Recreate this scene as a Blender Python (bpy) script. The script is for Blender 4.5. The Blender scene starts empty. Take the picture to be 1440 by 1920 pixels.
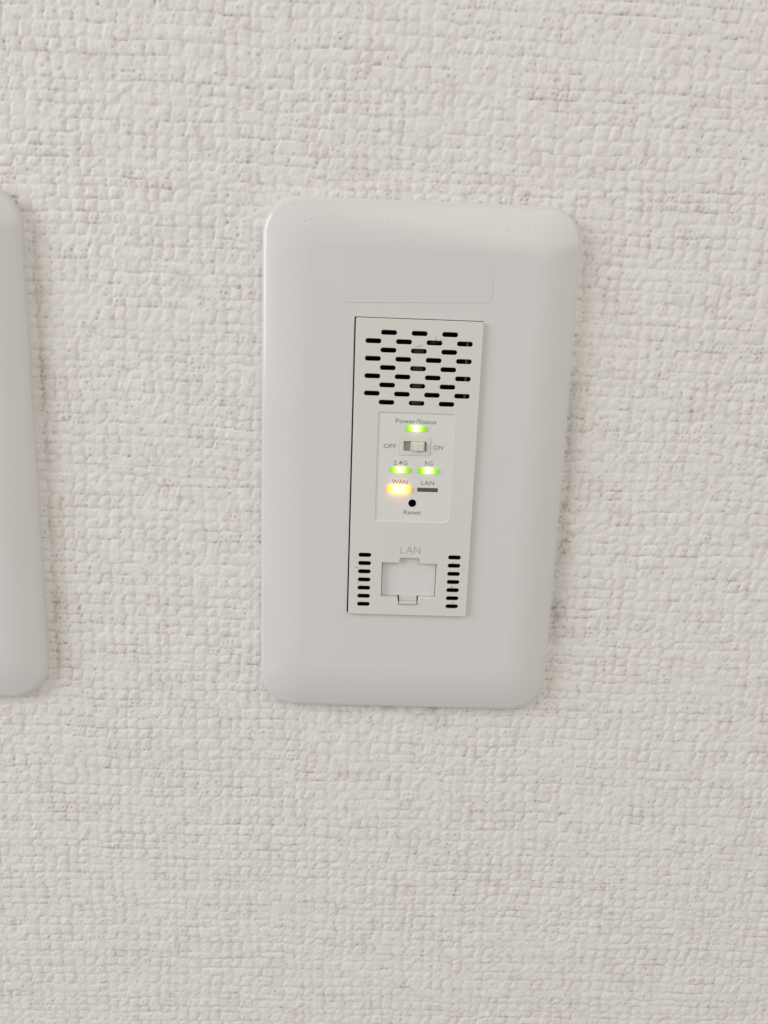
import bpy, bmesh, math, random
import numpy as np
from mathutils import Matrix, Vector

random.seed(7)
S = bpy.context.scene
COL = S.collection
MM = 0.001

# ------------------------------------------------------------------ camera
# lengths are measured in mm on the front of the access point: x right, y up, z towards the viewer
cam_data = bpy.data.cameras.new('camera')
cam = bpy.data.objects.new('camera', cam_data)
COL.objects.link(cam)
cam_data.sensor_fit = 'VERTICAL'
cam_data.sensor_height = 36.0
cam_data.lens = 36.0 * 1442.0 / 1920.0
cam_data.clip_start = 0.005
cam_data.clip_end = 20.0
rx, ry, rz = (math.radians(a) for a in (-12.259, -1.019, 2.047))
cam_rot = Matrix.Rotation(rz, 3, 'Z') @ Matrix.Rotation(ry, 3, 'Y') @ Matrix.Rotation(rx, 3, 'X')
TO_WORLD = Matrix(((1, 0, 0), (0, 0, -1), (0, 1, 0)))
def W(x, y, z):
    return Vector((x, -z, y)) * MM
cam.matrix_world = Matrix.Translation(W(-11.275, 4.992, 180.088)) @ (TO_WORLD @ cam_rot).to_4x4()
cam_data.dof.use_dof = True
cam_data.dof.focus_distance = 0.186
cam_data.dof.aperture_fstop = 18.0
S.camera = cam

# ------------------------------------------------------------------ light
S.view_settings.view_transform = 'Standard'
S.view_settings.look = 'None'
S.view_settings.exposure = 0.0
S.view_settings.gamma = 1.0
world = bpy.data.worlds.new('World')
S.world = world
world.use_nodes = True
bg = world.node_tree.nodes['Background']
bg.inputs['Color'].default_value = (1.0, 0.965, 0.92, 1)
bg.inputs['Strength'].default_value = 0.42

def area_light(name, loc, target, sx, sy, power, color):
    d = bpy.data.lights.new(name, 'AREA')
    d.shape = 'RECTANGLE'
    d.size = sx
    d.size_y = sy
    d.energy = power
    d.color = color
    o = bpy.data.objects.new(name, d)
    COL.objects.link(o)
    o.location = loc
    o.rotation_euler = (Vector(target) - Vector(loc)).to_track_quat('-Z', 'Y').to_euler()
    return o
area_light('window_light', (-1.5, -0.66, 0.50), (0, 0, 0), 0.8, 1.1, 16.2, (0.97, 0.985, 1.0))
area_light('right_fill_light', (1.1, -1.5, 1.35), (0, 0, 0), 2.4, 1.8, 18.6, (1.0, 0.94, 0.85))  # unseen fill lamp, added to brighten the right and upper side

# ------------------------------------------------------------------ helpers
def mesh_obj(name, me, mat=None, parent=None):
    o = bpy.data.objects.new(name, me)
    COL.objects.link(o)
    if mat is not None:
        me.materials.clear()
        me.materials.append(mat)
    if parent is not None:
        o.parent = parent
    return o

def tag(o, label=None, cat=None, group=None, kind=None):
    if label: o['label'] = label
    if cat: o['category'] = cat
    if group: o['group'] = group
    if kind: o['kind'] = kind
    return o

def empty(name, loc=(0, 0, 0)):
    o = bpy.data.objects.new(name, None)
    o.empty_display_size = 0.01
    COL.objects.link(o)
    o.location = loc
    return o

def to_world(me):
    n = len(me.vertices)
    a = np.empty(n * 3, np.float32)
    me.vertices.foreach_get('co', a)
    a = a.reshape(-1, 3)
    b = np.stack([a[:, 0], -a[:, 2], a[:, 1]], 1) * MM
    me.vertices.foreach_set('co', b.astype(np.float32).ravel())
    me.update()
    return me

def rrect(x0, x1, y0, y1, r, seg=6):
    """rounded rectangle, counter-clockwise; r may be one radius or (bl, br, tr, tl)"""
    if not isinstance(r, (tuple, list)): r = (r,) * 4
    pts = []
    for (cx, cy, a0, q) in ((x0, y0, 180, r[0]), (x1, y0, 270, r[1]), (x1, y1, 0, r[2]), (x0, y1, 90, r[3])):
        ox = cx + (q if cx == x0 else -q)
        oy = cy + (q if cy == y0 else -q)
        for k in range(seg + 1):
            a = math.radians(a0 + 90 * k / seg)
            pts.append((ox + q * math.cos(a), oy + q * math.sin(a)))
    return pts

def slot(cx, cy, w, h, seg=6):
    return rrect(cx - w / 2, cx + w / 2, cy - h / 2, cy + h / 2, h / 2 - 1e-4, seg)

def plate_mesh(name, loops, z_front, thick, bevel=0.0, bres=2):
    """flat sheet with holes, its rims rounded by bevel; loops[0] is the outline"""
    cu = bpy.data.curves.new(name, 'CURVE')
    cu.dimensions = '2D'
    cu.fill_mode = 'BOTH'
    for lp in loops:
        sp = cu.splines.new('POLY')
        sp.points.add(len(lp) - 1)
        for p, (x, y) in zip(sp.points, lp):
            p.co = (x, y, 0, 1)
        sp.use_cyclic_u = True
    cu.bevel_depth = bevel
    cu.bevel_resolution = bres
    cu.offset = -bevel
    cu.extrude = thick / 2 - bevel
    tmp = bpy.data.objects.new('tmp', cu)
    COL.objects.link(tmp)
    dg = bpy.context.evaluated_depsgraph_get()
    me = bpy.data.meshes.new_from_object(tmp.evaluated_get(dg), depsgraph=dg)
    bpy.data.objects.remove(tmp)
    bpy.data.curves.remove(cu)
    me.name = name
    for v in me.vertices:
        v.co.z += z_front - thick / 2
    bm = bmesh.new()
    bm.from_mesh(me)
    bmesh.ops.remove_doubles(bm, verts=bm.verts, dist=0.002)
    bmesh.ops.recalc_face_normals(bm, faces=bm.faces)
    bm.to_mesh(me)
    bm.free()
    to_world(me)
    return me

def tray_mesh(name, loop, z_top, z_bot, floor_mat=None):
    """a blind hole: side walls and floor seen from inside"""
    bm = bmesh.new()
    a = [bm.verts.new((x, y, z_top)) for x, y in loop]
    b = [bm.verts.new((x, y, z_bot)) for x, y in loop]
    n = len(loop)
    for i in range(n):
        bm.faces.new((a[i], b[i], b[(i + 1) % n], a[(i + 1) % n]))
    bm.faces.new(b)
    me = bpy.data.meshes.new(name)
    bm.to_mesh(me)
    bm.free()
    return to_world(me)

def block_mesh(name, x0, x1, y0, y1, z0, z1, bevel=0.1, seg=2):
    bm = bmesh.new()
    bmesh.ops.create_cube(bm, size=1.0)
    for v in bm.verts:
        v.co = ((x0 + x1) / 2 + v.co.x * (x1 - x0), (y0 + y1) / 2 + v.co.y * (y1 - y0), (z0 + z1) / 2 + v.co.z * (z1 - z0))
    if bevel:
        bmesh.ops.bevel(bm, geom=bm.edges[:], offset=bevel, segments=seg, affect='EDGES', profile=0.5)
    me = bpy.data.meshes.new(name)
    bm.to_mesh(me)
    bm.free()
    return to_world(me)

def text_mesh(text, x0, x1, y0, y1, z):
    """lettering fitted to a box whose height is the height of its capitals"""
    cu = bpy.data.curves.new('lettering', 'FONT')
    cu.body = text
    cu.size = 1.0
    cu.resolution_u = 4
    cu.offset = 0.012
    tmp = bpy.data.objects.new('tmp', cu)
    COL.objects.link(tmp)
    dg = bpy.context.evaluated_depsgraph_get()
    me = bpy.data.meshes.new_from_object(tmp.evaluated_get(dg), depsgraph=dg)
    bpy.data.objects.remove(tmp)
    bpy.data.curves.remove(cu)
    me.name = 'lettering'
    xs = [v.co.x for v in me.vertices]
    kx = (x1 - x0) / (max(xs) - min(xs))
    ky = (y1 - y0) / CAP
    for v in me.vertices:
        v.co = (x0 + (v.co.x - min(xs)) * kx, y0 + v.co.y * ky, z)
    return to_world(me)

def cap_height():
    cu = bpy.data.curves.new('cap', 'FONT')
    cu.body = 'H'
    cu.size = 1.0
    tmp = bpy.data.objects.new('tmp', cu)
    COL.objects.link(tmp)
    dg = bpy.context.evaluated_depsgraph_get()
    me = bpy.data.meshes.new_from_object(tmp.evaluated_get(dg), depsgraph=dg)
    h = max(v.co.y for v in me.vertices)
    bpy.data.objects.remove(tmp)
    bpy.data.curves.remove(cu)
    bpy.data.meshes.remove(me)
    return h
CAP = cap_height()

# ------------------------------------------------------------------ materials
def new_mat(name):
    m = bpy.data.materials.new(name)
    m.use_nodes = True
    nt = m.node_tree
    return m, nt, nt.nodes['Principled BSDF']

def plastic(name, color, rough=0.35, mottling=0.03, bump=0.02, scale=900.0, spec=0.5, subsurface=0.0):
    m, nt, p = new_mat(name)
    tc = nt.nodes.new('ShaderNodeTexCoord')
    n1 = nt.nodes.new('ShaderNodeTexNoise')
    n1.inputs['Scale'].default_value = 60.0
    n1.inputs['Detail'].default_value = 5.0
    nt.links.new(tc.outputs['Object'], n1.inputs['Vector'])
    ramp = nt.nodes.new('ShaderNodeMix')
    ramp.data_type = 'RGBA'
    ramp.inputs[6].default_value = (*[c * (1 - mottling) for c in color], 1)
    ramp.inputs[7].default_value = (*[min(1, c * (1 + mottling)) for c in color], 1)
    nt.links.new(n1.outputs['Fac'], ramp.inputs[0])
    nt.links.new(ramp.outputs[2], p.inputs['Base Color'])
    n2 = nt.nodes.new('ShaderNodeTexNoise')
    n2.inputs['Scale'].default_value = scale
    n2.inputs['Detail'].default_value = 3.0
    nt.links.new(tc.outputs['Object'], n2.inputs['Vector'])
    b = nt.nodes.new('ShaderNodeBump')
    b.inputs['Strength'].default_value = bump
    b.inputs['Distance'].default_value = 0.0002
    nt.links.new(n2.outputs['Fac'], b.inputs['Height'])
    nt.links.new(b.outputs['Normal'], p.inputs['Normal'])
    mr = nt.nodes.new('ShaderNodeMapRange')
    mr.inputs['To Min'].default_value = max(0.02, rough - 0.05)
    mr.inputs['To Max'].default_value = rough + 0.07
    nt.links.new(n1.outputs['Fac'], mr.inputs['Value'])
    nt.links.new(mr.outputs['Result'], p.inputs['Roughness'])
    p.inputs['Specular IOR Level'].default_value = spec
    if subsurface:
        p.inputs['Subsurface Weight'].default_value = subsurface
        p.inputs['Subsurface Radius'].default_value = (1.0, 0.9, 0.75)
        p.inputs['Subsurface Scale'].default_value = 0.0015
    return m

def plate_material():
    """glossy white moulded plastic, with a scatter of dust specks lying on its upper edge"""
    m = plastic('glossy_white_plastic', (0.712, 0.708, 0.697), 0.18, 0.012, 0.015, 400.0, 0.5)
    nt = m.node_tree
    p = nt.nodes['Principled BSDF']
    base = p.inputs['Base Color'].links[0].from_socket
    tc = nt.nodes.new('ShaderNodeTexCoord')
    n = nt.nodes.new('ShaderNodeTexNoise')
    n.inputs['Scale'].default_value = 1500.0
    n.inputs['Detail'].default_value = 2.0
    mp = nt.nodes.new('ShaderNodeMapping')
    mp.inputs['Scale'].default_value = (0.7, 1.0, 1.0)
    nt.links.new(tc.outputs['Object'], mp.inputs['Vector'])
    nt.links.new(mp.outputs['Vector'], n.inputs['Vector'])
    r = nt.nodes.new('ShaderNodeMapRange')
    r.inputs['From Min'].default_value = 0.66
    r.inputs['From Max'].default_value = 0.74
    nt.links.new(n.outputs['Fac'], r.inputs['Value'])
    sep = nt.nodes.new('ShaderNodeSeparateXYZ')
    nt.links.new(tc.outputs['Object'], sep.inputs['Vector'])
    g = nt.nodes.new('ShaderNodeMapRange')
    g.inputs['From Min'].default_value = 0.026
    g.inputs['From Max'].default_value = 0.034
    g.inputs['To Max'].default_value = 0.30
    nt.links.new(sep.outputs['Z'], g.inputs['Value'])
    mul = nt.nodes.new('ShaderNodeMath')
    mul.operation = 'MULTIPLY'
    nt.links.new(r.outputs['Result'], mul.inputs[0])
    nt.links.new(g.outputs['Result'], mul.inputs[1])
    mix = nt.nodes.new('ShaderNodeMix')
    mix.data_type = 'RGBA'
    mix.inputs[7].default_value = (0.24, 0.22, 0.19, 1)
    nt.links.new(mul.outputs[0], mix.inputs[0])
    nt.links.new(base, mix.inputs[6])
    nt.links.new(mix.outputs[2], p.inputs['Base Color'])
    return m

def wallpaper_material():
    m, nt, p = new_mat('foamed_vinyl_wallpaper')
    tc = nt.nodes.new('ShaderNodeTexCoord')
    n1 = nt.nodes.new('ShaderNodeTexNoise')
    n1.inputs['Scale'].default_value = 120.0
    n1.inputs['Detail'].default_value = 4.0
    nt.links.new(tc.outputs['Object'], n1.inputs['Vector'])
    c = nt.nodes.new('ShaderNodeMix')
    c.data_type = 'RGBA'
    c.inputs[6].default_value = (0.81, 0.786, 0.747, 1)
    c.inputs[7].default_value = (0.835, 0.814, 0.78, 1)
    nt.links.new(n1.outputs['Fac'], c.inputs[0])
    at = nt.nodes.new('ShaderNodeAttribute')
    at.attribute_name = 'soil_and_shade'
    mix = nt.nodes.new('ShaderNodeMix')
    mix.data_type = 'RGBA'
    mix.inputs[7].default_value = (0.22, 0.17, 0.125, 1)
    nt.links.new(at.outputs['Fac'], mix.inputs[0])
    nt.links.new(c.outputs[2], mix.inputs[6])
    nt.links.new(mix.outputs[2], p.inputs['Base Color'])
    n2 = nt.nodes.new('ShaderNodeTexNoise')
    n2.inputs['Scale'].default_value = 1900.0
    n2.inputs['Detail'].default_value = 3.0
    nt.links.new(tc.outputs['Object'], n2.inputs['Vector'])
    b = nt.nodes.new('ShaderNodeBump')
    b.inputs['Strength'].default_value = 0.5
    b.inputs['Distance'].default_value = 0.00008
    nt.links.new(n2.outputs['Fac'], b.inputs['Height'])
    nt.links.new(b.outputs['Normal'], p.inputs['Normal'])
    p.inputs['Roughness'].default_value = 0.55
    p.inputs['Specular IOR Level'].default_value = 0.3
    return m

def lamp_material(name, core, edge, strength, x_half, dim=0.15, flat=0.0):
    """a light guide lit from behind its middle: brightest there, fading to its ends"""
    m, nt, p = new_mat(name)
    p.inputs['Base Color'].default_value = (*[0.15 * c + 0.02 for c in edge], 1)
    p.inputs['Roughness'].default_value = 0.3
    tc = nt.nodes.new('ShaderNodeTexCoord')
    sep = nt.nodes.new('ShaderNodeSeparateXYZ')
    nt.links.new(tc.outputs['Object'], sep.inputs['Vector'])
    ab = nt.nodes.new('ShaderNodeMath'); ab.operation = 'ABSOLUTE'
    nt.links.new(sep.outputs['X'], ab.inputs[0])
    mr = nt.nodes.new('ShaderNodeMapRange')
    mr.interpolation_type = 'SMOOTHSTEP'
    mr.inputs['From Min'].default_value = flat * x_half * MM
    mr.inputs['From Max'].default_value = x_half * MM
    mr.inputs['To Min'].default_value = 1.0
    mr.inputs['To Max'].default_value = 0.0
    nt.links.new(ab.outputs[0], mr.inputs['Value'])
    pw = nt.nodes.new('ShaderNodeMath'); pw.operation = 'POWER'
    pw.inputs[1].default_value = 1.6
    nt.links.new(mr.outputs['Result'], pw.inputs[0])
    mix = nt.nodes.new('ShaderNodeMix'); mix.data_type = 'RGBA'
    mix.inputs[6].default_value = (*edge, 1)
    mix.inputs[7].default_value = (*core, 1)
    nt.links.new(pw.outputs[0], mix.inputs[0])
    nt.links.new(mix.outputs[2], p.inputs['Emission Color'])
    st = nt.nodes.new('ShaderNodeMapRange')
    st.inputs['To Min'].default_value = dim * strength
    st.inputs['To Max'].default_value = strength
    nt.links.new(pw.outputs[0], st.inputs['Value'])
    nt.links.new(st.outputs['Result'], p.inputs['Emission Strength'])
    return m

M_PLATE = plate_material()
M_WALL = wallpaper_material()
M_FILM = plastic('clear_label_film', (0.702, 0.697, 0.685), 0.16, 0.02, 0.02, 300.0, 0.5)
M_PANEL = plastic('matte_ivory_plastic', (0.737, 0.719, 0.674), 0.45, 0.012, 0.06, 2200.0, 0.4)
M_LABEL = plastic('printed_label_sheet', (0.765, 0.76, 0.745), 0.35, 0.01, 0.02, 1500.0, 0.4)
M_DARK = plastic('black_interior_plastic', (0.010, 0.009, 0.010), 0.6, 0.1, 0.02, 900.0, 0.2)
M_CHIP = plastic('grey_component', (0.16, 0.16, 0.165), 0.45, 0.2, 0.05, 3000.0, 0.4)
M_INK = plastic('grey_print', (0.27, 0.265, 0.26), 0.5, 0.05, 0.0, 900.0, 0.3)
M_LETTER_SHADE = plastic('shaded_lettering', (0.50, 0.475, 0.415), 0.5, 0.02, 0.02, 900.0, 0.3)  # darker than the panel: shadow of the moulded strokes put into the colour
M_SWITCH = plastic('switch_plastic', (0.75, 0.73, 0.68), 0.32, 0.012, 0.03, 900.0, 0.45)
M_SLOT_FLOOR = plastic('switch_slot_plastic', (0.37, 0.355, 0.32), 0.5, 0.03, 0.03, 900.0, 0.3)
M_SHUTTER = plastic('shutter_plastic', (0.735, 0.73, 0.725), 0.3, 0.012, 0.02, 900.0, 0.45)
M_LATCH = plastic('latch_plastic', (0.68, 0.66, 0.62), 0.4, 0.06, 0.3, 2500.0, 0.4)
M_UNLIT = plastic('unlit_light_guide', (0.105, 0.092, 0.080), 0.35, 0.1, 0.02, 900.0, 0.4)
M_LINT = plastic('lint', (0.13, 0.11, 0.09), 0.9, 0.3, 0.0, 900.0, 0.1)
M_GREEN = lamp_material('green_lamp', (0.80, 1.0, 0.22), (0.25, 0.90, 0.0), 4.6, 2.5, 0.17)
M_AMBER = lamp_material('amber_lamp', (1.0, 0.40, 0.045), (1.0, 0.30, 0.004), 17.0, 3.4, 0.09, 0.34)

# ------------------------------------------------------------------ the wall
WALL_Z = -6.0
def vnoise(x, y, seed):
    xi = np.floor(x).astype(np.int64); yi = np.floor(y).astype(np.int64)
    fx = x - xi; fy = y - yi
    fx = fx * fx * (3 - 2 * fx); fy = fy * fy * (3 - 2 * fy)
    def h(a, b): return hash01(a, b, seed)
    return ((h(xi, yi) * (1 - fx) + h(xi + 1, yi) * fx) * (1 - fy) +
            (h(xi, yi + 1) * (1 - fx) + h(xi + 1, yi + 1) * fx) * fy)
def hash01(a, b, seed):
    n = (a * 374761393 + b * 668265263 + seed * 974634541) & 0xffffffff
    n = ((n ^ (n >> 13)) * 1274126177) & 0xffffffff
    n = ((n ^ (n >> 16)) * 2246822519) & 0xffffffff
    return ((n ^ (n >> 15)) & 0xffffff) / float(0xffffff)
def sstep(a, b, t):
    t = np.clip((t - a) / (b - a), 0.0, 1.0)
    return t * t * (3 - 2 * t)

def slub_edges(a, b, pitch, spread, seed):
    """boundaries between yarns of uneven thickness"""
    rng = np.random.default_rng(seed)
    n = int((b - a) / pitch * 1.6)
    return a + np.cumsum(pitch * (1 + spread * (rng.random(n) * 2 - 1)))
COLS = slub_edges(-640, 640, 2.85, 0.24, 3)
ROWS = slub_edges(-640, 640, 2.55, 0.26, 4)
def locate(edges, t):
    i = np.clip(np.searchsorted(edges, t) - 1, 0, len(edges) - 2)
    lo = edges[i]
    return i.astype(np.int64), t - lo, edges[i + 1] - lo

def wall_relief(x, y):
    # warps so the yarns never run ruler-straight
    wx = x + 1.2 * (vnoise(x / 16, y / 14, 1) - 0.5) + 0.6 * (vnoise(x / 3.4, y / 2.6, 2) - 0.5)
    wy = y + 1.0 * (vnoise(x / 18, y / 16, 3) - 0.5) + 0.55 * (vnoise(x / 3.0, y / 3.4, 4) - 0.5)
    j, dv, ph = locate(ROWS, wy)
    wxr = wx - 0.22 * (dv - ph / 2) + 0.25 * (hash01(j, j * 0, 18) - 0.5)     # each row of stitches sits a little differently
    i, du, pw = locate(COLS, wxr)
    # the edge of every stitch is shifted on its own
    e0 = 0.42 * (hash01(i, j, 51) - 0.5); e1 = 0.42 * (hash01(i + 1, j, 51) - 0.5)
    dl = du - e0; dr = pw + e1 - du
    g0 = 0.45 * (hash01(i, j, 52) - 0.5); g1 = 0.45 * (hash01(i, j + 1, 52) - 0.5)
    wv = 0.5 * (vnoise(x / 1.7, y / 3.0, 64) - 0.5)
    db = dv - g0 + wv; dt = ph + g1 - dv - wv
    big = vnoise(x / 12, y / 10, 53)
    # where two stitches have melted into one
    melt_l = sstep(0.07, 0.16, hash01(i, j, 54)); melt_r = sstep(0.07, 0.16, hash01(i + 1, j, 54))
    melt_b = sstep(0.07, 0.16, hash01(i, j, 55)); melt_t = sstep(0.07, 0.16, hash01(i, j + 1, 55))
    cl = sstep(-0.25, 0.65, dl + (1 - melt_l) * 0.8); cr = sstep(-0.2, 1.5, dr + (1 - melt_r) * 1.5)
    cb = sstep(-0.2, 1.1, db + (1 - melt_b) * 1.3); ct = sstep(-0.2, 0.65, dt + (1 - melt_t) * 0.8)
    amp = (0.55 + 0.40 * hash01(i, j, 56)) * (0.75 + 0.4 * big)
    body = cl * cr * (0.25 + 0.75 * cb * ct)
    h = 0.29 * amp * body
    # raised yarns seen on edge: upright ones left of a stitch, level ones above it
    va = hash01(i, j, 57) ** 1.5 * (0.4 + 0.9 * vnoise(x / 6.0, y / 8.0, 58))
    va1 = hash01(i + 1, j, 57) ** 1.5 * (0.4 + 0.9 * vnoise(x / 6.0, y / 8.0, 58))
    ridge = va * np.exp(-(dl / 0.30) ** 2) + va1 * np.exp(-(dr / 0.30) ** 2)
    la = sstep(0.35, 0.75, vnoise(wx / 9.0, j * 1.7, 59)); la1 = sstep(0.35, 0.75, vnoise(wx / 9.0, (j + 1) * 1.7, 59))
    level = la * np.exp(-(db / 0.36) ** 2) + la1 * np.exp(-(dt / 0.36) ** 2)
    h = h + 0.13 * ridge + 0.06 * level
    # lumps of foam
    l1 = vnoise((wx - 0.25 * wy) / 1.5, wy / 1.9, 16); l2 = vnoise((wx - 0.3 * wy) / 0.85, wy / 1.25, 17)
    h = h + 0.02 * sstep(0.35, 0.65, l1) + 0.04 * sstep(0.4, 0.7, l2)
    # small pits strung along the lower side of each row, and now and then up a column
    m = vnoise(wx / 7.5, j * 1.31, 21) * 0.6 + vnoise(wx / 2.3, wy / 1.8, 22) * 0.4
    sub = wxr / 1.17 + 0.35 * (vnoise(x / 1.9, y / 1.2, 7) - 0.5)
    ia = np.floor(sub + 0.5).astype(np.int64)
    px_ = (sub - ia) * 1.17
    k1 = hash01(ia, j, 6); k2 = hash01(ia, j, 61)
    wob = 0.6 * (vnoise(x / 0.5, y / 0.42, 9) - 0.5)
    on1 = sstep(0.50, 0.78, k1 * 0.55 + 1.05 * (m - 0.5) + 0.38)
    on2 = sstep(0.62, 0.86, k2 * 0.60 + 1.0 * (m - 0.5) + 0.28)
    y1 = dv + wv - (0.12 + 0.30 * (k1 - 0.5)); y2 = dv - (ph * 0.5 + 0.7 * (k2 - 0.5))
    rad1 = 0.20 + 0.20 * hash01(ia, j, 62); rad2 = 0.16 + 0.16 * hash01(ia, j, 63)
    pit = np.maximum(0.8 * on1 * sstep(1.5, 0.15, np.sqrt((px_ / 1.25) ** 2 + y1 ** 2) / rad1 + wob),
                     on2 * sstep(1.5, 0.15, np.sqrt(px_ ** 2 + (y2 / 1.2) ** 2) / rad2 + wob))
    row = np.exp(-((dv - 0.05) / 0.17) ** 2) * sstep(0.60, 0.76, vnoise(wx / 5.5, j * 2.3, 23)) * sstep(0.2, 0.5, vnoise(wx / 0.8, j * 1.0, 26))
    colm = np.exp(-((du - 0.1) / 0.17) ** 2) * sstep(0.66, 0.82, vnoise(i * 2.7, wy / 4.5, 24)) * sstep(0.2, 0.5, vnoise(i * 1.0, wy / 0.8, 27))
    # finer yarns inside the stitches
    h = h + 0.022 * np.cos(2 * np.pi * sub) * sstep(0.40, 0.62, vnoise(x / 4.0, y / 2.0, 71)) + 0.02 * np.cos(4 * np.pi * dv / ph + 0.6) * sstep(0.42, 0.62, vnoise(x / 5.0, y / 2.6, 72))
    h = h + 0.03 * (vnoise(x / 1.1, y / 0.42, 73) - 0.5) + 0.03 * (vnoise(x / 0.42, y / 1.0, 74) - 0.5)
    h = h - 0.15 * pit - 0.09 * row - 0.10 * colm
    h = h + 0.05 * (vnoise(x / 0.8, y / 0.8, 31) - 0.5) + 0.05 * (vnoise(x / 0.45, y / 0.45, 32) - 0.5)
    h = h + 0.12 * (vnoise(x / 26, y / 22, 33) - 0.5) - 0.12
    ib = j
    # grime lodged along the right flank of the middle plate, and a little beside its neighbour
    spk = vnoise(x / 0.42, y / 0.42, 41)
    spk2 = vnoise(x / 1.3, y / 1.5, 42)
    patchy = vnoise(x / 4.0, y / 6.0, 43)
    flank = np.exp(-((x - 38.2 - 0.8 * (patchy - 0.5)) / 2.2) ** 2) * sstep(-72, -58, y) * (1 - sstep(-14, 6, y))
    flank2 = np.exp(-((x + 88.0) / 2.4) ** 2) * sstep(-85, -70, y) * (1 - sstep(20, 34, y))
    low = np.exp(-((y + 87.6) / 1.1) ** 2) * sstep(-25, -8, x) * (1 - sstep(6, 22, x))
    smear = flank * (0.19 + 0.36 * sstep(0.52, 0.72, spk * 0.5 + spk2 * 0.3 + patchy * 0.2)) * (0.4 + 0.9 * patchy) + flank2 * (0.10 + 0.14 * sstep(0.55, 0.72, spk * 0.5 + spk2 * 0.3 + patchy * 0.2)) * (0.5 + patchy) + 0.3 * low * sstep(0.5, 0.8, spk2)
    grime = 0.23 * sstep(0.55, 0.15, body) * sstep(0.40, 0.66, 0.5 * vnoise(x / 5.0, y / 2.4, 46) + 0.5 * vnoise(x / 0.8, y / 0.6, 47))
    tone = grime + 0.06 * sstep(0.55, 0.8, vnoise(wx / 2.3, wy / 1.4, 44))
    speck = pit * (0.16 + 0.46 * hash01(ia, ib, 45)) + 0.22 * row + 0.18 * colm  # pits and seams darkened: part dirt, part crevice shade painted in
    soil_and_shade = np.clip(smear + speck + tone, 0, 0.72)
    return h, soil_and_shade

def build_wall():
    step = 0.29
    def axis(a, b, far):
        inner = np.arange(a, b, step)
        out = np.geomspace(1.0, far, 14) - 1.0
        return np.concatenate([a - out[::-1][:-1] - step, inner, inner[-1] + step + out[1:]])
    xs = axis(-138, 138, 480.0)
    ys = axis(-215, 106, 480.0)
    X, Y = np.meshgrid(xs, ys)
    h, soil_and_shade = wall_relief(X, Y)
    nx, ny = len(xs), len(ys)
    co = np.stack([X, -(WALL_Z + h), Y], -1).reshape(-1, 3) * MM
    idx = np.arange(nx * ny).reshape(ny, nx)
    q = np.stack([idx[:-1, :-1], idx[:-1, 1:], idx[1:, 1:], idx[1:, :-1]], -1).reshape(-1, 4)
    me = bpy.data.meshes.new('wall')
    me.vertices.add(nx * ny)
    me.vertices.foreach_set('co', co.astype(np.float32).ravel())
    me.loops.add(q.size)
    me.loops.foreach_set('vertex_index', q.ravel().astype(np.int32))
    me.polygons.add(len(q))
    me.polygons.foreach_set('loop_start', np.arange(0, q.size, 4, dtype=np.int32))
    me.update(calc_edges=True)
    at = me.attributes.new('soil_and_shade', 'FLOAT', 'POINT')
    at.data.foreach_set('value', soil_and_shade.astype(np.float32).ravel())
    me.shade_smooth()
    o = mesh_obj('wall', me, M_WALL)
    tag(o, 'wall covered in off white woven-look textured wallpaper', None, None, 'structure')
build_wall()

# ------------------------------------------------------------------ wall plates
PX, PT, PB = 36.55, 37.2, -86.4           # half width, top and bottom of the plate where it meets the wall
FACE_Z = -0.85
HOLE = (-14.98, 14.66, -59.95, 11.20)    # opening for the access point

def plate_shell(hole):
    bm = bmesh.new()
    prof = [(0.0, -6.3), (0.0, -4.5), (0.05, -4.15), (0.17, -3.8), (0.38, -3.5), (0.66, -3.25), (1.0, -3.06), (1.35, -2.93)]
    bw = 10.6
    n = 16
    for k in range(1, n + 1):
        t = k / n
        prof.append((1.35 + (bw - 1.35) * t, -2.93 + (FACE_Z + 2.93) * (1 - (1 - 0.92 * t) ** 2) / (1 - 0.08 ** 2)))
    rings = []
    for d, z in prof:
        t = d / bw
        r = 8.8 * (1 - t) + 4.2 * t
        pts = rrect(-PX + d, PX - d, PB + d * 1.12, PT - d, r, 10)
        rings.append([bm.verts.new((x, y, z)) for x, y in pts])
    for a, b in zip(rings[:-1], rings[1:]):
        m = len(a)
        for i in range(m):
            f = bm.faces.new((a[i], a[(i + 1) % m], b[(i + 1) % m], b[i]))
            f.smooth = True
    last = rings[-1]
    edges = [bm.edges.get((last[i], last[(i + 1) % len(last)])) for i in range(len(last))]
    if hole:
        x0, x1, y0, y1 = hole
        e = 0.12
        loops = []
        for (gx, z) in ((e, FACE_Z), (0.03, FACE_Z - 0.04), (0.0, FACE_Z - 0.14), (0.0, -5.6)):
            loops.append([bm.verts.new((x, y, z)) for x, y in rrect(x0 - gx, x1 + gx, y0 - gx, y1 + gx, 0.25 + gx, 3)])
        m = len(loops[0])
        for a, b in zip(loops[:-1], loops[1:]):
            for i in range(m):
                bm.faces.new((a[(i + 1) % m], a[i], b[i], b[(i + 1) % m]))
        edges += [bm.edges.get((loops[0][i], loops[0][(i + 1) % m])) for i in range(m)]
        bmesh.ops.triangle_fill(bm, edges=edges, use_beauty=True, normal=(0, 0, 1))
    else:
        bm.faces.new(last)
    bmesh.ops.recalc_face_normals(bm, faces=bm.faces)
    for ed in bm.edges:
        if len(ed.link_faces) == 2 and (not ed.link_faces[0].smooth or not ed.link_faces[1].smooth):
            ed.smooth = False
    me = bpy.data.meshes.new('frame')
    bm.to_mesh(me)
    bm.free()
    return to_world(me)

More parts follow.
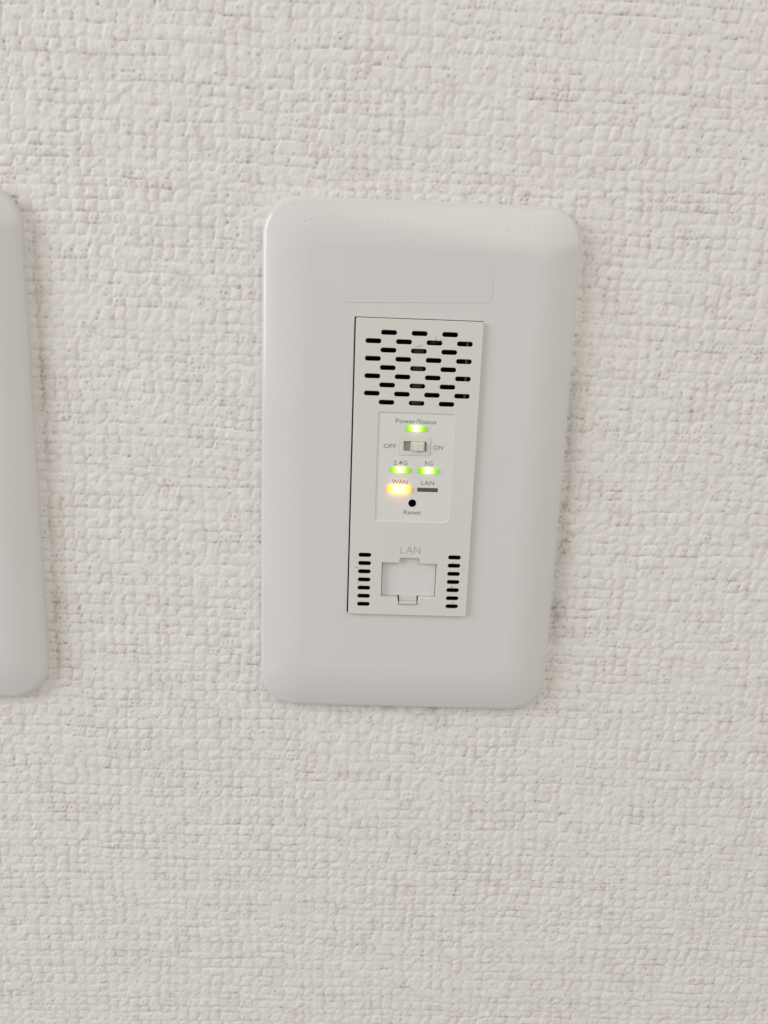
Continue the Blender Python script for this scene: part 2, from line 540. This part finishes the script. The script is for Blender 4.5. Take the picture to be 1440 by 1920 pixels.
plate = empty('wall_plate')
tag(plate, 'glossy white rounded wall plate framing the access point, clear label strip along its top', 'wall plate', 'white wall plates')
mesh_obj('frame', plate_shell(HOLE), M_PLATE, plate)
film = mesh_obj('label_cover', plate_mesh('label_cover', [[(x, y + 0.034 * x * max(0.0, (26.2 - y) / 12.0)) for x, y in rrect(-17.6, 16.2, 14.8, 26.2, (1.0, 1.6, 0.4, 0.4))]], FACE_Z + 0.014, 0.30, 0.012, 1), M_FILM, plate)

for v in film.data.vertices:                                # its lower edge has lifted a little
    v.co.y -= 0.00006 * max(0.0, (20.0 - v.co.z / MM) / 5.2)

side = empty('wall_plate', (-127.25 * MM, 0, 0))
tag(side, 'glossy white blank wall plate cut off by the left edge of the photo', 'wall plate', 'white wall plates')
mesh_obj('frame', plate_shell(None), M_PLATE, side)

# ------------------------------------------------------------------ access point
ap = empty('access_point')
tag(ap, 'ivory in-wall wireless access point with vent slots, green and amber lamps and a LAN port', 'access point')

PITCH_U, PITCH_L = 1.98, 2.083
slots = []
for r in range(9):
    n = 3 if r % 2 == 0 else 4
    for k in range(n):
        slots.append(((k - (n - 1) / 2) * 7.0, (4 - r) * PITCH_U, 3.66, 1.07))
low_slots = []
for s in (-1, 1):
    for k in range(7):
        low_slots.append((s * 10.91, -51.1 + (3 - k) * PITCH_L, 3.12, 1.08))
LBL = (-8.8, 8.95, -36.2, -10.2)
port = [(-6.68, -46.58), (-6.68, -55.2), (-2.62, -55.2), (-2.28, -57.2), (2.26, -57.2), (2.55, -55.2), (6.66, -55.2), (6.66, -46.58),
        (2.55, -46.58), (2.36, -45.28), (-2.31, -45.28), (-2.5, -46.58)]
TH = 0.7
loops = [rrect(-14.62, 14.55, -59.9, 11.03, 0.35)]
loops += [slot(*s) for s in slots + low_slots]
loops.append(rrect(*LBL, (0.5, 1.5, 0.5, 0.5)))
loops.append(port)
front = mesh_obj('front_panel', plate_mesh('front_panel', loops, 0.0, TH, 0.13, 2), M_PANEL, ap)

# body behind the panel, black inside
mesh_obj('housing', tray_mesh('housing', rrect(-14.2, 14.1, -59.5, 10.6, 0.4), -TH - 0.01, -5.6), M_DARK, ap)
rim = plate_mesh('panel_rim', [rrect(-14.60, 14.53, -59.88, 11.0, 0.35), rrect(-13.9, 13.8, -59.2, 10.3, 0.4)], -TH + 0.1, 1.2, 0.0)
mesh_obj('panel_rim', rim, M_PANEL, ap)

def vent(s, me):
    o = mesh_obj('vent_slot', me, None, ap)
    o.location = W(s[0], s[1], 0)
    return o
me_u = tray_mesh('vent_slot', slot(0, 0, 3.72, 1.13), -TH + 0.12, -4.2); me_u.materials.append(M_DARK)
me_l = tray_mesh('vent_slot', slot(0, 0, 3.18, 1.14), -TH + 0.12, -4.2); me_l.materials.append(M_DARK)
chip_a = block_mesh('component', -0.28, 0.28, -0.55, 0.55, -4.1, -1.5, 0.06, 1); chip_a.materials.append(M_CHIP)
chip_b = block_mesh('component', -1.3, 1.2, -0.5, 0.5, -4.1, -2.3, 0.1, 1); chip_b.materials.append(M_CHIP)
for i, s in enumerate(slots):
    v = vent(s, me_u)
    x = s[0]
    if x > 10:                               # a light post stands behind the right-hand column
        c = mesh_obj('component', chip_a, None, v); c.location = W(0.75, 0, 0)
    elif abs(x) < 0.1 and s[1] < 7:
        c = mesh_obj('component', chip_b, None, v); c.location = W(0.1, 0, 0)
for s in low_slots:
    vent(s, me_l)

# the printed control label, set into a shallow recess
LZ = -0.22
led_w, led_h = 4.95, 1.12
leds = [('power', 0.08, -13.8), ('band', -3.27, -23.7), ('band', 3.45, -23.7), ('wan', -3.32, -28.35), ('lan', 3.53, -28.35)]
sw_out = rrect(-3.6, 3.78, -20.2, -15.85, 0.5)
lab_loops = [rrect(LBL[0] - 0.05, LBL[1] + 0.05, LBL[2] - 0.05, LBL[3] + 0.05, (0.5, 1.5, 0.5, 0.5))]
for n, x, y in leds:
    hh = 0.98 if n == 'lan' else led_h + (0.24 if n == 'wan' else 0)
    lw = led_w + (0.94 if n == 'wan' else 0)
    lab_loops.append(rrect(x - lw / 2, x + lw / 2, y - hh / 2, y + hh / 2, 0.12, 2))
lab_loops.append(sw_out)
ring = [(0.03 + 0.95 * math.cos(a * math.pi / 14), -31.7 + 0.95 * math.sin(a * math.pi / 14)) for a in range(28)]
lab_loops.append(ring)
label = mesh_obj('control_label', plate_mesh('control_label', lab_loops, LZ, 0.4, 0.03, 1), M_LABEL, ap)
mesh_obj('reset_hole', tray_mesh('reset_hole', ring, LZ - 0.1, -3.5), M_DARK, ap)

for text, x0, x1, y0, y1 in (('Power/Status', -4.72, 4.84, -12.62, -11.62), ('OFF', -7.35, -4.32, -18.6, -17.62), ('ON', 4.43, 6.73, -18.6, -17.62),
                             ('2.4G', -4.92, -1.56, -22.5, -21.53), ('5G', 2.5, 4.47, -22.45, -21.48), ('WAN', -5.06, -1.36, -27.1, -26.12),
                             ('LAN', 1.98, 5.04, -27.16, -26.16), ('Reset', -1.97, 2.18, -34.42, -33.42)):
    mesh_obj('lettering', text_mesh(text, x0, x1, y0, y1, LZ + 0.006), M_INK, label)

def lamp_mesh(w, h, rise=0.3):
    bm = bmesh.new()
    rows = []
    for off, z in ((0.0, -0.5), (0.0, rise - 0.12), (0.07, rise - 0.04), (0.2, rise)):
        rows.append([bm.verts.new((x, y, z)) for x, y in rrect(-w / 2 + off, w / 2 - off, -h / 2 + off, h / 2 - off, 0.1, 2)])
    m = len(rows[0])
    for a, b in zip(rows[:-1], rows[1:]):
        for i in range(m):
            bm.faces.new((a[i], a[(i + 1) % m], b[(i + 1) % m], b[i]))
    bm.faces.new(rows[-1])
    me = bpy.data.meshes.new('indicator_lamp')
    bm.to_mesh(me)
    bm.free()
    return to_world(me)
for n, x, y in leds:
    hh = 0.94 if n == 'lan' else led_h - 0.04
    o = mesh_obj('indicator_lamp', lamp_mesh(led_w + (0.9 if n == 'wan' else -0.04), hh + (0.2 if n == 'wan' else 0), {'wan': 0.50, 'lan': 0.2}.get(n, 0.36)), {'wan': M_AMBER, 'lan': M_UNLIT}.get(n, M_GREEN), ap)
    o.location = W(x, y, LZ - 0.02 if n != 'lan' else LZ - 0.2)
    o['label'] = {'power': 'green lamp lit under the words Power/Status', 'wan': 'amber lamp glowing under WAN', 'lan': 'unlit grey lamp under LAN'}.get(
        n, 'green lamp lit under 2.4G' if x < 0 else 'green lamp lit under 5G')

# slide switch
sw = mesh_obj('slide_switch', plate_mesh('slide_switch', [rrect(-3.57, 3.75, -20.17, -15.88, 0.47), rrect(-2.62, 2.76, -19.14, -16.84, 0.06, 1)], LZ + 0.12, 1.0, 0.1, 2), M_SWITCH, ap)
mesh_obj('switch_slot', tray_mesh('switch_slot', rrect(-2.70, 2.84, -19.2, -16.78, 0.05, 1), LZ - 0.1, LZ - 0.45), M_SLOT_FLOOR, sw)
mesh_obj('switch_knob', block_mesh('switch_knob', -0.95, 2.34, -19.08, -16.9, LZ - 1.0, LZ + 0.02, 0.08), M_SWITCH, sw)
mesh_obj('switch_nub', block_mesh('switch_nub', -0.2, 2.12, -19.0, -16.98, LZ - 0.2, LZ + 1.0, 0.22, 3), M_SWITCH, sw)

# LAN port with its shutter
lan = mesh_obj('lan_port', tray_mesh('lan_port', port, -TH + 0.1, -2.6), M_PANEL, ap)
mesh_obj('shutter', block_mesh('shutter', -6.55, 6.55, -55.15, -46.7, -2.3, -1.0, 0.12), M_SHUTTER, lan)
mesh_obj('keyway', block_mesh('keyway', -2.6, 2.65, -46.8, -45.0, -2.3, -0.95, 0.05), M_PANEL, lan)
mesh_obj('latch', block_mesh('latch', -2.2, 2.16, -57.0, -56.3, -2.2, 0.42, 0.16), M_LATCH, lan)
mesh_obj('latch_ledge', block_mesh('latch_ledge', -2.2, 2.16, -56.3, -55.1, -2.2, -0.5, 0.1), M_LATCH, lan)

# moulded letters above the port, thin even strokes
def stroke_letters():
    bm = bmesh.new()
    def stroke(x0, y0, x1, y1, w=0.2):
        d = Vector((x1 - x0, y1 - y0)); n = Vector((-d.y, d.x)).normalized() * w / 2
        q = [(x0 + n.x, y0 + n.y), (x0 - n.x, y0 - n.y), (x1 - n.x, y1 - n.y), (x1 + n.x, y1 + n.y)]
        lo = [bm.verts.new((x, y, -0.02)) for x, y in q]
        hi = [bm.verts.new((x, y, 0.03)) for x, y in q]
        bm.faces.new(hi)
        for i in range(4):
            bm.faces.new((lo[i], lo[(i + 1) % 4], hi[(i + 1) % 4], hi[i]))
    b, t = -44.02, -42.46
    stroke(-2.2, b - 0.1, -2.2, t); stroke(-2.1, b, -1.3, b)
    stroke(-0.88, b - 0.1, -0.16, t + 0.05); stroke(0.56, b - 0.1, -0.16 + 0.03, t + 0.05); stroke(-0.62, b + 0.5, 0.34, b + 0.5, 0.17)
    stroke(1.02, b - 0.1, 1.02, t); stroke(1.08, t - 0.02, 2.3, b + 0.02); stroke(2.38, b - 0.1, 2.38, t)
    bmesh.ops.recalc_face_normals(bm, faces=bm.faces)
    me = bpy.data.meshes.new('lettering')
    bm.to_mesh(me)
    bm.free()
    return to_world(me)
mesh_obj('lettering', stroke_letters(), M_LETTER_SHADE, front)

# ------------------------------------------------------------------ lint caught on the panel
def lint():
    cu = bpy.data.curves.new('lint', 'CURVE')
    cu.dimensions = '3D'
    cu.bevel_depth = 0.045
    cu.bevel_resolution = 1
    def hair(pts, r=1.0):
        sp = cu.splines.new('POLY')
        sp.points.add(len(pts) - 1)
        for i, (p, q) in enumerate(zip(sp.points, pts)):
            z = q[2] if len(q) > 2 else 0.05
            p.co = (q[0], q[1], z, 1)
            p.radius = r * (1.0 if 0 < i < len(pts) - 1 else 0.5)
    hair([(-13.2, -47.8), (-12.9, -48.0), (-12.55, -48.15)], 1.3)
    hair([(-12.65, -51.7), (-12.5, -51.85), (-12.35, -51.8)], 1.2)
    hair([(10.6, -45.9), (10.75, -46.25)], 1.0)
    hair([(10.75, -52.0), (10.55, -52.35), (10.4, -52.7)], 1.3)
    hair([(10.95, -56.0), (11.15, -56.35), (11.3, -56.6)], 1.2)
    hair([(13.2, -48.1), (13.35, -47.8)], 0.9)
    hair([(10.9, -47.4, -0.6), (10.95, -48.0, -0.4)], 1.2)
    hair([(3.6, 7.6), (3.85, 6.9), (3.7, 6.3), (4.2, 5.9), (4.9, 6.6), (5.6, 6.9)], 0.55)
    hair([(-1.1, 4.9), (-0.3, 5.0), (0.5, 5.4), (0.9, 5.45)], 0.5)
    hair([(2.6, 5.9, -0.5), (3.2, 6.1, -0.2), (3.7, 5.7, -0.6)], 1.6)
    tmp = bpy.data.objects.new('tmp', cu)
    COL.objects.link(tmp)
    dg = bpy.context.evaluated_depsgraph_get()
    me = bpy.data.meshes.new_from_object(tmp.evaluated_get(dg), depsgraph=dg)
    bpy.data.objects.remove(tmp)
    bpy.data.curves.remove(cu)
    me.name = 'lint'
    to_world(me)
    return me
tag(mesh_obj('lint', lint(), M_LINT), 'fine dark lint fibres caught on the vents of the access point', 'lint', None, 'stuff')
